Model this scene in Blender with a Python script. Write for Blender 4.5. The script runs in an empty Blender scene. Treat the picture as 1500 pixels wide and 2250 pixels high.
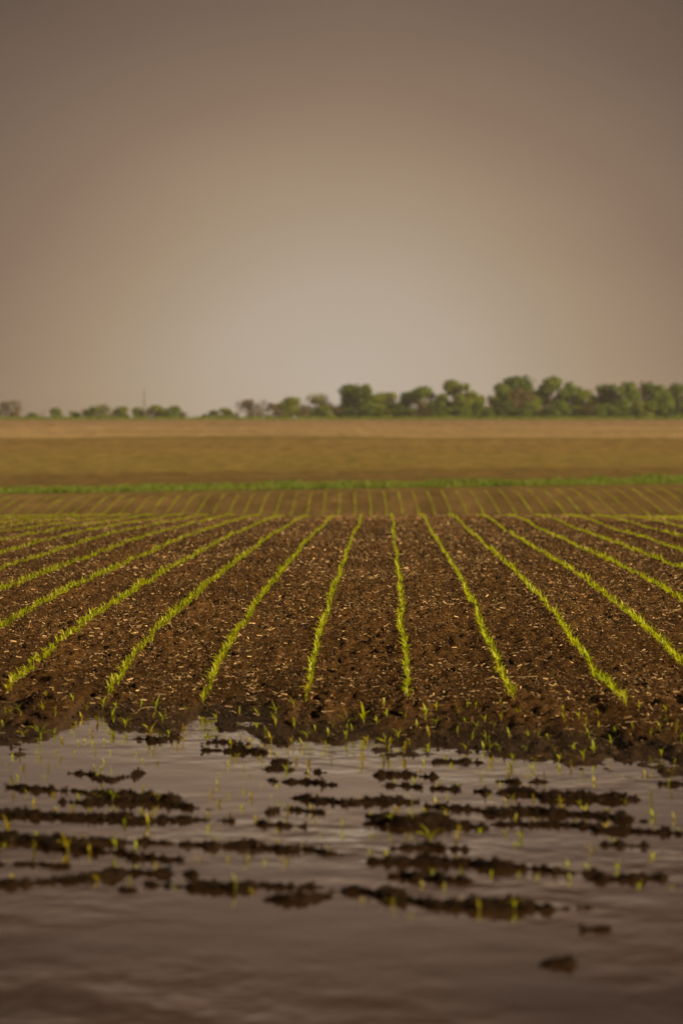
import bpy, math, random
import numpy as np
from mathutils import Matrix, Vector

# ------------------------------------------------------------------ camera, sky, sun, exposure
SC = bpy.context.scene
COL = SC.collection
R = math.radians
F = 6250.0                      # focal length in photo pixels (100 mm on a 24 mm wide frame)
CAM = Vector((0.0, 0.0, 1.9))
cam_d = bpy.data.cameras.new('camera')
cam = bpy.data.objects.new('camera', cam_d)
COL.objects.link(cam)
cam.location = CAM
cam.rotation_euler = (R(90) - math.atan(145 / F), 0, math.atan(87 / F))
cam_d.sensor_fit = 'HORIZONTAL'
cam_d.sensor_width = 24
cam_d.lens = 100
cam_d.clip_start = 0.1
cam_d.clip_end = 12000
cam_d.dof.use_dof = True
cam_d.dof.focus_distance = 27.5
cam_d.dof.aperture_fstop = 2.0
SC.camera = cam
CM = cam.rotation_euler.to_matrix()

SUN_EL, SUN_AZ = R(23), R(114)     # azimuth clockwise from +Y: right of the camera, a little behind
world = bpy.data.worlds.new('World')
SC.world = world
world.use_nodes = True
wn, wl = world.node_tree.nodes, world.node_tree.links
wn.clear()


def nd(nodes, t, **kw):
    n = nodes.new(t)
    for k, v in kw.items():
        setattr(n, k, v)
    return n


def build_sky():
    out = nd(wn, 'ShaderNodeOutputWorld')
    bg = nd(wn, 'ShaderNodeBackground')
    bg.inputs['Strength'].default_value = 0.1
    sky = nd(wn, 'ShaderNodeTexSky', sky_type='NISHITA', sun_disc=False)
    sky.sun_elevation = SUN_EL
    sky.sun_rotation = SUN_AZ
    sky.dust_density = 6.0
    tc = nd(wn, 'ShaderNodeTexCoord')
    # dim storm sky, palest low over the ridge; browner falloff includes painted lens vignette
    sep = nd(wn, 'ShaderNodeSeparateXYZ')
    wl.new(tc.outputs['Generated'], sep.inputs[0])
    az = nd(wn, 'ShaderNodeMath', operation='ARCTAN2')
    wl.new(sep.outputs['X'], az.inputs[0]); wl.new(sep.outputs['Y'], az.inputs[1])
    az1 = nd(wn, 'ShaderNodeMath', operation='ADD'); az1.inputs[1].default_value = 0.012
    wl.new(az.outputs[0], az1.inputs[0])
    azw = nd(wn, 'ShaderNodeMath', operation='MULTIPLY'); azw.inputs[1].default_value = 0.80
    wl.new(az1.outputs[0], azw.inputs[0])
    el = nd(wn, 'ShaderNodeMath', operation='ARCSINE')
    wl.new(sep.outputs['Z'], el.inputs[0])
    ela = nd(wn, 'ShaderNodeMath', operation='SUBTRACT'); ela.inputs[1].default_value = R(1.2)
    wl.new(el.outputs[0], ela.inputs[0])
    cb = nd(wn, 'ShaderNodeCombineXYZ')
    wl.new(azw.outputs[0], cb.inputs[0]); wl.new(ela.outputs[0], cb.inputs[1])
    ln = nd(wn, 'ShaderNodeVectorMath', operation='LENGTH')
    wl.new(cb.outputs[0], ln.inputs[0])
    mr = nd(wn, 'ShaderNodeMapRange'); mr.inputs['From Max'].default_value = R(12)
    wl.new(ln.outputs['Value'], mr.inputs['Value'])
    # faint unevenness of the cloud deck
    nz = nd(wn, 'ShaderNodeTexNoise'); nz.inputs['Scale'].default_value = 9; nz.inputs['Detail'].default_value = 2
    mp = nd(wn, 'ShaderNodeMapping'); mp.inputs['Scale'].default_value = (1, 1, 2.5)
    wl.new(tc.outputs['Generated'], mp.inputs[0]); wl.new(mp.outputs[0], nz.inputs['Vector'])
    nm = nd(wn, 'ShaderNodeMath', operation='MULTIPLY_ADD'); nm.inputs[1].default_value = 0.06; nm.inputs[2].default_value = -0.03
    wl.new(nz.outputs['Fac'], nm.inputs[0])
    ad = nd(wn, 'ShaderNodeMath', operation='ADD')
    wl.new(mr.outputs[0], ad.inputs[0]); wl.new(nm.outputs[0], ad.inputs[1])
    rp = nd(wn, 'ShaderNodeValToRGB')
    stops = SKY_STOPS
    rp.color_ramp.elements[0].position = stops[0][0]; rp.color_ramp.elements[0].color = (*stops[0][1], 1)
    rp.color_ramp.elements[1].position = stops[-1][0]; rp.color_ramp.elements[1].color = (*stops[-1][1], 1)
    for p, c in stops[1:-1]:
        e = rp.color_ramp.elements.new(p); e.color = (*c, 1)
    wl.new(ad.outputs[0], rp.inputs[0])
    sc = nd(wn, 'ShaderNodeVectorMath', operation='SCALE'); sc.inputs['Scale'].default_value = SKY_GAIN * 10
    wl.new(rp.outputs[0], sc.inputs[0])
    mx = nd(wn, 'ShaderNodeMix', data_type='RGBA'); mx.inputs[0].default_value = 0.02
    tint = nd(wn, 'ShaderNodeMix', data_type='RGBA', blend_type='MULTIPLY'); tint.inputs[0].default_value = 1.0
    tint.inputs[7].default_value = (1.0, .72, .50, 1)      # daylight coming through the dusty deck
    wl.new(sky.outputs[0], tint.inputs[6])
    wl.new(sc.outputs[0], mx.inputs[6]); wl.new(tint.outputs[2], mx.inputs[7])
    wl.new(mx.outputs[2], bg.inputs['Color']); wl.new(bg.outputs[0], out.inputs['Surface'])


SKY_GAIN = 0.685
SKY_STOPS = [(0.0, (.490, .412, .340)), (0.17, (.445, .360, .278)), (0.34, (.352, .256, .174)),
             (0.50, (.246, .166, .116)), (0.66, (.168, .113, .083)), (0.80, (.115, .078, .059)), (1.0, (.048, .032, .024))]  # last stop darkened above the view to dim the water's reflection
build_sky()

sun_d = bpy.data.lights.new('sun', 'SUN')
sun_d.energy = 5.0
sun_d.angle = R(0.6)
sun_d.color = (1.0, .78, .46)
sun = bpy.data.objects.new('sun', sun_d)
COL.objects.link(sun)
tosun = Vector((math.sin(SUN_AZ) * math.cos(SUN_EL), math.cos(SUN_AZ) * math.cos(SUN_EL), math.sin(SUN_EL)))
sun.rotation_euler = tosun.to_track_quat('Z', 'Y').to_euler()
sun.location = (30, -20, 40)

vs = SC.view_settings
vs.view_transform = 'Standard'
vs.look = 'None'
vs.gamma = 1
vs.exposure = 0.56
SC.cycles.use_denoising = True
SC.cycles.max_bounces = 6
SC.cycles.volume_bounces = 0

# ------------------------------------------------------------------ helpers
rnd = random.Random(5)
rng = np.random.default_rng(11)
_T = np.random.default_rng(3).uniform(-1, 1, (512, 512))


def vnoise(x, y, s=0):
    x = np.asarray(x, float) + s * 37.17
    y = np.asarray(y, float) + s * 91.73
    ix, iy = np.floor(x).astype(np.int64), np.floor(y).astype(np.int64)
    fx, fy = x - ix, y - iy
    fx = fx * fx * fx * (fx * (fx * 6 - 15) + 10); fy = fy * fy * fy * (fy * (fy * 6 - 15) + 10)
    a, b = _T[ix & 511, iy & 511], _T[(ix + 1) & 511, iy & 511]
    c, d = _T[ix & 511, (iy + 1) & 511], _T[(ix + 1) & 511, (iy + 1) & 511]
    return (a * (1 - fx) + b * fx) * (1 - fy) + (c * (1 - fx) + d * fx) * fy


def sstep(a, b, x):
    t = np.clip((np.asarray(x, float) - a) / (b - a), 0, 1)
    return t * t * (3 - 2 * t)


def pchip(xs, ys, x):
    xs, ys = np.array(xs, float), np.array(ys, float)
    h = np.diff(xs); dl = np.diff(ys) / h
    m = np.zeros_like(xs)
    m[0], m[-1] = dl[0], dl[-1]
    for i in range(1, len(xs) - 1):
        if dl[i - 1] * dl[i] > 0:
            w1, w2 = 2 * h[i] + h[i - 1], h[i] + 2 * h[i - 1]
            m[i] = (w1 + w2) / (w1 / dl[i - 1] + w2 / dl[i])
    i = np.clip(np.searchsorted(xs, x) - 1, 0, len(xs) - 2)
    t = np.clip((x - xs[i]) / h[i], 0, 1)
    return ((1 + 2 * t) * (1 - t) ** 2 * ys[i] + t * (1 - t) ** 2 * h[i] * m[i]
            + t * t * (3 - 2 * t) * ys[i + 1] + t * t * (t - 1) * h[i] * m[i + 1])


def ray(px, py):
    return CM @ Vector(((px - 750) / F, -(py - 1125) / F, -1))


def at_z(px, py, z=0.0):
    v = ray(px, py)
    return CAM + v * ((z - CAM.z) / v.z)


def at_d(px, py, d):
    v = ray(px, py)
    return CAM + v * (d / v.y)


def mesh_np(name, verts, faces, mat=None, smooth=False, attrs=None):
    """one mesh from numpy arrays; faces is an (n,3) or (n,4) array or a list of such arrays"""
    if not isinstance(faces, (list, tuple)):
        faces = [faces]
    me = bpy.data.meshes.new(name)
    verts = np.asarray(verts, np.float32)
    me.vertices.add(len(verts)); me.vertices.foreach_set('co', verts.ravel())
    lt = np.concatenate([np.full(len(f), f.shape[1], np.int32) for f in faces])
    li = np.concatenate([f.ravel() for f in faces]).astype(np.int32)
    ls = np.concatenate([[0], np.cumsum(lt)[:-1]]).astype(np.int32)
    me.loops.add(len(li)); me.loops.foreach_set('vertex_index', li)
    me.polygons.add(len(lt)); me.polygons.foreach_set('loop_start', ls); me.polygons.foreach_set('loop_total', lt)
    if smooth:
        me.polygons.foreach_set('use_smooth', np.ones(len(lt), bool))
    for k, v in (attrs or {}).items():
        v = np.asarray(v, np.float32)
        if v.ndim == 1:
            a = me.attributes.new(k, 'FLOAT', 'POINT'); a.data.foreach_set('value', v)
        else:
            a = me.attributes.new(k, 'FLOAT_COLOR', 'POINT')
            a.data.foreach_set('color', np.concatenate([v, np.ones((len(v), 1), np.float32)], 1).ravel())
    if mat:
        me.materials.append(mat)
    me.update(calc_edges=True)
    return me


def link(name, data, parent=None, loc=None):
    o = bpy.data.objects.new(name, data)
    COL.objects.link(o)
    if parent:
        o.parent = parent
    if loc is not None:
        o.location = loc
    return o


def tag(o, label=None, cat=None, group=None, kind=None):
    for k, v in (('label', label), ('category', cat), ('group', group), ('kind', kind)):
        if v:
            o[k] = v
    return o


# ------------------------------------------------------------------ materials
def material(name):
    m = bpy.data.materials.new(name)
    m.use_nodes = True
    m.node_tree.nodes.clear()
    n, l = m.node_tree.nodes, m.node_tree.links
    out = n.new('ShaderNodeOutputMaterial')
    bs = n.new('ShaderNodeBsdfPrincipled')
    l.new(bs.outputs[0], out.inputs[0])
    return m, n, l, bs, out


def noise(n, l, scale, detail=4, rough=.6, vec=None):
    t = n.new('ShaderNodeTexNoise')
    t.inputs['Scale'].default_value = scale; t.inputs['Detail'].default_value = detail; t.inputs['Roughness'].default_value = rough
    if vec:
        l.new(vec, t.inputs['Vector'])
    return t.outputs['Fac']


def ramp(n, l, fac, stops):
    r = n.new('ShaderNodeValToRGB')
    e = r.color_ramp.elements
    e[0].position, e[0].color = stops[0][0], (*stops[0][1], 1)
    e[1].position, e[1].color = stops[-1][0], (*stops[-1][1], 1)
    for p, c in stops[1:-1]:
        x = e.new(p); x.color = (*c, 1)
    l.new(fac, r.inputs[0])
    return r.outputs[0]


def mixc(n, l, fac, a, b, mode='MIX'):
    m = n.new('ShaderNodeMix'); m.data_type = 'RGBA'; m.blend_type = mode
    for s, v in ((0, fac), (6, a), (7, b)):
        if hasattr(v, 'is_linked'):
            l.new(v, m.inputs[s])
        else:
            m.inputs[s].default_value = v if s == 0 else (*v, 1)
    return m.outputs[2]


def bump(n, l, bs, h, strength=.5, dist=.02):
    b = n.new('ShaderNodeBump'); b.inputs['Strength'].default_value = strength; b.inputs['Distance'].default_value = dist
    l.new(h, b.inputs['Height']); l.new(b.outputs[0], bs.inputs['Normal'])


def mat_ground():
    m, n, l, bs, out = material('ground_soil')
    tc = n.new('ShaderNodeTexCoord').outputs['Object']
    at = n.new('ShaderNodeAttribute'); at.attribute_name = 'zone'
    f1 = noise(n, l, 26, 6, .7, tc)
    f2 = noise(n, l, 1.4, 4, .6, tc)
    v = ramp(n, l, f1, [(.32, (.28, .28, .28)), (.5, (.9, .9, .9)), (.72, (2.0, 1.9, 1.75))])
    w = ramp(n, l, f2, [(.3, (.78, .78, .78)), (.7, (1.2, 1.2, 1.2))])
    c = mixc(n, l, 1.0, at.outputs['Color'], v, 'MULTIPLY')
    c = mixc(n, l, 1.0, c, w, 'MULTIPLY')
    mp = n.new('ShaderNodeMapping'); mp.inputs['Scale'].default_value = (.55, .10, .1)
    l.new(tc, mp.inputs[0])
    st = ramp(n, l, noise(n, l, 1.0, 5, .75, mp.outputs[0]), [(.32, (.60, .59, .56)), (.68, (1.42, 1.42, 1.42))])
    c = mixc(n, l, 1.0, c, st, 'MULTIPLY')
    l.new(c, bs.inputs['Base Color'])
    wt = n.new('ShaderNodeAttribute'); wt.attribute_name = 'wet'
    for sock, a, b in (('Roughness', .88, .42), ('Specular IOR Level', .04, .30)):
        mr = n.new('ShaderNodeMapRange'); mr.inputs['To Min'].default_value = a; mr.inputs['To Max'].default_value = b
        l.new(wt.outputs['Fac'], mr.inputs['Value']); l.new(mr.outputs[0], bs.inputs[sock])
    bump(n, l, bs, noise(n, l, 48, 6, .75, tc), 1.0, .02)
    return m


def mat_soil(name, dark, light, rough=.8, scale=30, spec=.3):
    m, n, l, bs, out = material(name)
    tc = n.new('ShaderNodeTexCoord').outputs['Object']
    f1 = noise(n, l, scale, 6, .7, tc)
    l.new(ramp(n, l, f1, [(.32, dark), (.7, light)]), bs.inputs['Base Color'])
    bs.inputs['Roughness'].default_value = rough
    bs.inputs['Specular IOR Level'].default_value = spec
    bump(n, l, bs, noise(n, l, scale * 2, 5, .7, tc), .8, .012)
    return m


def mat_water():
    m, n, l, bs, out = material('muddy_water')
    tc = n.new('ShaderNodeTexCoord').outputs['Object']
    mp = n.new('ShaderNodeMapping'); mp.inputs['Scale'].default_value = (1.0, .8, 1); mp.inputs['Rotation'].default_value = (0, 0, R(8))
    l.new(tc, mp.inputs[0])
    big = noise(n, l, .7, 3, .5, mp.outputs[0])
    l.new(ramp(n, l, big, [(.35, (.036, .015, .005)), (.65, (.072, .034, .012))]), bs.inputs['Base Color'])
    bs.inputs['Roughness'].default_value = .04
    bs.inputs['IOR'].default_value = 1.33
    bs.inputs['Coat Weight'].default_value = 1.0; bs.inputs['Coat IOR'].default_value = 1.33; bs.inputs['Coat Roughness'].default_value = .03
    h1 = noise(n, l, 3.2, 2, .5, mp.outputs[0])
    h2 = noise(n, l, 14, 2, .5, mp.outputs[0])
    a = n.new('ShaderNodeMath'); a.operation = 'MULTIPLY_ADD'; a.inputs[1].default_value = .12
    l.new(h2, a.inputs[0]); l.new(h1, a.inputs[2])
    # calm and breeze-ruffled patches
    pt = noise(n, l, .35, 2, .5, mp.outputs[0])
    pr = ramp(n, l, pt, [(.40, (.15, .15, .15)), (.60, (1, 1, 1))])
    b = n.new('ShaderNodeBump'); b.inputs['Distance'].default_value = .020
    l.new(pr, b.inputs['Strength'])
    l.new(a.outputs[0], b.inputs['Height']); l.new(b.outputs[0], bs.inputs['Normal']); l.new(b.outputs[0], bs.inputs['Coat Normal'])
    return m


def mat_leaf(name, lo, hi, trans, attr=None, tw=.35, rough=.5, scale=30):
    m, n, l, bs, out = material(name)
    if attr:
        at = n.new('ShaderNodeAttribute'); at.attribute_name = attr
        f = at.outputs['Fac']
    else:
        f = n.new('ShaderNodeObjectInfo').outputs['Random']
    tc = n.new('ShaderNodeTexCoord').outputs['Object']
    c = ramp(n, l, f, [(0.0, lo), (1.0, hi)])
    g = ramp(n, l, noise(n, l, scale, 3, .6, tc), [(.3, (.75, .75, .75)), (.7, (1.2, 1.2, 1.2))])
    c = mixc(n, l, 1.0, c, g, 'MULTIPLY')
    l.new(c, bs.inputs['Base Color'])
    bs.inputs['Roughness'].default_value = rough
    bs.inputs['Specular IOR Level'].default_value = .3
    t = n.new('ShaderNodeBsdfTranslucent')
    l.new(mixc(n, l, 1.0, c, trans, 'MULTIPLY'), t.inputs['Color'])
    mx = n.new('ShaderNodeMixShader'); mx.inputs[0].default_value = tw
    l.new(bs.outputs[0], mx.inputs[1]); l.new(t.outputs[0], mx.inputs[2]); l.new(mx.outputs[0], out.inputs[0])
    return m


def mat_plain(name, lo, hi, rough=.8, attr=None, scale=12):
    m, n, l, bs, out = material(name)
    if attr:
        at = n.new('ShaderNodeAttribute'); at.attribute_name = attr
        f = at.outputs['Fac']
    else:
        f = noise(n, l, scale, 4, .6, n.new('ShaderNodeTexCoord').outputs['Object'])
    l.new(ramp(n, l, f, [(.15, lo), (.85, hi)]), bs.inputs['Base Color'])
    bs.inputs['Roughness'].default_value = rough
    bs.inputs['Specular IOR Level'].default_value = .3
    return m


M = {
    'ground': mat_ground(),
    'water': mat_water(),
    'mud': mat_soil('wet_mud', (.006, .0033, .0018), (.026, .0135, .006), .6, 30, .07),
    'clod': mat_soil('soil_clod', (.014, .008, .004), (.085, .045, .019), .9, 30, .04),
    'crumb': mat_plain('soil_crumb', (.010, .005, .002), (.24, .142, .062), .95, 'tone'),
    'straw': mat_plain('dry_straw', (.05, .027, .011), (.74, .50, .255), .7, 'tone'),
    'stalk': mat_plain('dry_stalk', (.26, .175, .095), (.52, .37, .21), .65),
    'row': mat_leaf('corn_leaf_rows', (.34, .42, .014), (.46, .48, .018), (1.6, 1.6, .6), 'tone', .45),
    'leaf': mat_leaf('corn_leaf', (.29, .36, .016), (.40, .40, .020), (1.6, 1.6, .6), None, .45),
    'leaf_yellow': mat_leaf('corn_leaf_yellowed', (.34, .33, .02), (.42, .34, .025), (1.5, 1.4, .7), None, .4),
    'grass': mat_leaf('grass_blades', (.12, .175, .016), (.23, .27, .03), (1.4, 1.5, .8), 'tone', .35, .6, 3),
    'bark': mat_plain('bark', (.05, .035, .022), (.13, .095, .065), .9),
    'twig': mat_plain('bare_twig', (.10, .065, .042), (.17, .115, .075), .9),
    'pole': mat_plain('weathered_pole', (.13, .10, .075), (.20, .16, .125), .8, None, 4),
    'metal': mat_plain('grey_metal', (.10, .10, .10), (.16, .16, .16), .5),
    'f_yellow': mat_leaf('foliage_yellow_green', (.165, .200, .018), (.300, .330, .034), (1.3, 1.4, .8), 'tone', .5, .6, 2),
    'f_mid': mat_leaf('foliage_mid_green', (.112, .162, .019), (.210, .270, .036), (1.3, 1.4, .8), 'tone', .5, .6, 2),
    'f_dark': mat_leaf('foliage_dark_green', (.060, .098, .016), (.130, .178, .030), (1.3, 1.4, .8), 'tone', .5, .6, 2),
    'f_pale': mat_leaf('foliage_pale', (.19, .20, .070), (.28, .28, .11), (1.3, 1.4, .8), 'tone', .5, .6, 2),
    'f_brown': mat_leaf('foliage_russet', (.105, .072, .030), (.18, .125, .055), (1.3, 1.2, .8), 'tone', .25, .7, 2),
}

# ------------------------------------------------------------------ terrain
ZW = -0.08
PROF = [(-60, -.25), (6, -.2), (16, -.16), (18.9, -.08), (20.9, 0.0), (24, .10), (30, .20), (40, .25), (47, .25), (60, .165), (74, -.0),
        (82, -.2), (100, -1.05), (118, -1.75), (128, -1.70), (136, -1.32), (150, -.58), (158, -.52), (175, -.58), (200, -.62),
        (250, -.12), (300, .50), (420, 2.95), (550, 5.5), (700, 8.35), (760, 9.05), (820, 9.3), (1000, 8.5), (2000, 4), (9000, -30)]
PX, PZ = zip(*PROF)
SHORE_PX = [(-400, 1640), (-200, 1648), (0, 1641), (70, 1642), (97, 1634), (108, 1612), (122, 1603), (152, 1586), (185, 1570), (235, 1566), (243, 1590),
            (254, 1603), (324, 1607), (376, 1620), (398, 1612), (410, 1580), (425, 1573), (466, 1573), (476, 1590), (494, 1601), (545, 1602), (570, 1615),
            (598, 1634), (630, 1638), (645, 1621), (690, 1622), (705, 1637), (740, 1630), (800, 1630), (836, 1656), (905, 1662), (960, 1658), (1064, 1662),
            (1095, 1668), (1216, 1664), (1272, 1675), (1302, 1669), (1338, 1663), (1373, 1667), (1404, 1682), (1450, 1694), (1500, 1701), (1700, 1712), (2000, 1700)]
_sp = [at_z(px, py, ZW) for px, py in SHORE_PX]
SHX, SHY = np.array([p.x for p in _sp]), np.array([p.y for p in _sp])
POOLS = [(at_z(14, 1556, -.04), .16, .5, .11), (at_z(545, 1581, -.05), .12, .16, .028), (at_z(955, 1643, -.06), .10, .12, .03), (at_z(800, 1618, -.06), .06, .1, .022)]


def ground(x, y, detail=True):
    x, y = np.asarray(x, float), np.asarray(y, float)
    z = pchip(PX, PZ, y)
    z = z + .0155 * x * sstep(95, 140, y) * (1 - sstep(190, 330, y))
    z = z + .10 * vnoise(x / 9, y / 14, 4) * sstep(28, 50, y) * (1 - sstep(90, 130, y))
    sh = np.interp(x, SHX, SHY)
    ss = y - sh
    beach = np.where(ss < 0, .05 * ss, np.where(ss < 1.1, .020 * ss, .022 + .056 * (ss - 1.1)))
    near = np.maximum(ZW + beach + .016 * vnoise(x / .33, y / .5, 12) + .010 * vnoise(x / .12, y / .3, 13), ZW - .10)
    w = sstep(20.3, 22.6, y)
    z = near * (1 - w) + z * w
    for p, rx, ry, dp in POOLS:
        q = ((x - p.x) / rx) ** 2 + ((y - p.y) / ry) ** 2
        z = z - dp * np.exp(-q)
    if detail:
        wet = .62 + .38 * sstep(ZW - .005, ZW + .07, z)
        fade = (1 - .45 * sstep(40, 85, y)) * (1 - .75 * sstep(120, 220, y))
        fade = fade * np.where(z < ZW - .04, .2, 1.0)
        mask = .5 + .5 * vnoise(x / .38, y / 2.4, 1)
        c = .013 * vnoise(x / .5, y / .6, 2)
        c = c + (.30 + .95 * mask) * (.040 * (np.abs(vnoise(x / .12, y / .15, 3)) - .3) + .024 * vnoise(x / .055, y / .075, 5))
        z = z + c * wet * fade
    return z


def build_ground():
    ys = [-60, -30, -12, -4, 0, 3, 5, 6.5]
    y = 7.5
    while y < 82:
        ys.append(y); y *= 1.0032 if y > 15 else 1.006
    while y < 210:
        ys.append(y); y *= 1.006
    while y < 9000:
        ys.append(y); y *= 1.02
    ys = np.array(ys)
    ncol = 361
    u = np.linspace(-1, 1, ncol)
    half = .155 * np.maximum(ys, 0) + 1.0 + .0 * ys
    half = np.where(ys < 10, 2.6 + .35 * np.abs(ys - 10) * (ys < 10), half)
    half = half * (1 + 2.5 * sstep(70, 260, ys))
    X = u[None, :] * half[:, None]
    Y = np.repeat(ys[:, None], ncol, 1)
    # break up the regular lattice a little so clods are not aligned
    X = X + (rng.uniform(-.35, .35, X.shape)) * (half[:, None] * 2 / ncol) * ((np.abs(u) < .99)[None, :])
    Z = ground(X, Y)
    # what the land itself is made of, by place
    def c3(*c): return np.array(c)[None, None, :]
    n1 = vnoise(X / .9, Y / 1.6, 7)[..., None]
    mask = (.5 + .5 * vnoise(X / .38, Y / 2.4, 1))[..., None]
    soil = c3(.088, .045, .016) * (1 + .22 * n1) * (.82 + .3 * mask)
    wet1 = sstep(ZW + .085, ZW + .01, Z + .02 * vnoise(X / .4, Y / .7, 14)) * (Y < 22.5)
    wetv = wet1[..., None]
    soil = soil * (1 - .5 * wetv)
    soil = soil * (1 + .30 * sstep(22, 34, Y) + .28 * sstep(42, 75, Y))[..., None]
    def blend(a, b, t): return a * (1 - t[..., None]) + b * t[..., None]
    col = soil
    n2 = vnoise(X / 14, Y / 6, 8); n3 = vnoise(X / 40, Y / 18, 9); n4 = vnoise(X / 5, Y / 25, 10)
    col = blend(col, c3(.170, .112, .044) * (1 + .10 * n2[..., None]), sstep(90, 125, Y))
    # unplanted earth and the grass ditch behind the second slope
    col = blend(col, c3(.185, .125, .046) * (1 + .12 * n2[..., None]), sstep(149, 155, Y + 2 * n2))
    col = blend(col, c3(.12, .15, .022) * (1 + .15 * n2[..., None]), sstep(162, 165, Y + 1.5 * n2))
    hill = c3(.235, .155, .052) * (1 + .10 * n2[..., None] + .10 * n3[..., None])
    olive = c3(.225, .164, .045) * (1 + .08 * n4[..., None])
    col = blend(col, hill * .74, sstep(194, 199, Y + 1.5 * n2))
    col = blend(col, olive, sstep(212, 262, Y + 12 * n3 + 6 * n2))
    col = blend(col, hill, sstep(320, 370, Y + 16 * n3 + 8 * n2))
    col = blend(col, c3(.150, .135, .035), sstep(404, 418, Y + 9 * n3 + 3 * n2) * (.55 + .45 * n4))
    tan = c3(.36, .245, .125) * (1 + .14 * n2[..., None] + .1 * n3[..., None])
    col = blend(col, tan, sstep(428, 445, Y + 12 * n3 + 5 * n2))
    col = blend(col, c3(.165, .150, .045), sstep(475, 500, Y + 20 * n3) * (1 - sstep(520, 560, Y + 20 * n3)) * np.clip(.35 + .9 * n3, 0, 1))
    col = blend(col, c3(.28, .188, .105) * (1 + .12 * n2[..., None]), sstep(540, 600, Y + 25 * n3))
    col = blend(col, c3(.070, .090, .020), sstep(690, 700, Y + 5 * n2))
    V = np.stack([X, Y, Z], -1).reshape(-1, 3)
    nr = len(ys)
    i = (np.arange(nr - 1)[:, None] * ncol + np.arange(ncol - 1)[None, :]).ravel()
    faces = np.stack([i, i + 1, i + 1 + ncol, i + ncol], 1)
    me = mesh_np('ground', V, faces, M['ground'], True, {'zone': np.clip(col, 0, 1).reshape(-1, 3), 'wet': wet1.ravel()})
    o = link('ground', me)
    return tag(o, 'dark tilled soil sloping up to a far brown hill field', None, None, 'structure')


build_ground()

# water of the flooded headland
wm = mesh_np('water', [(-45, -60, ZW), (45, -60, ZW), (45, 21.9, ZW), (-45, 21.9, ZW)], np.array([[0, 1, 2, 3]]), M['water'])
tag(link('water', wm), 'shallow brown puddle water flooding the near end of the field', None, None, 'structure')

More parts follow.
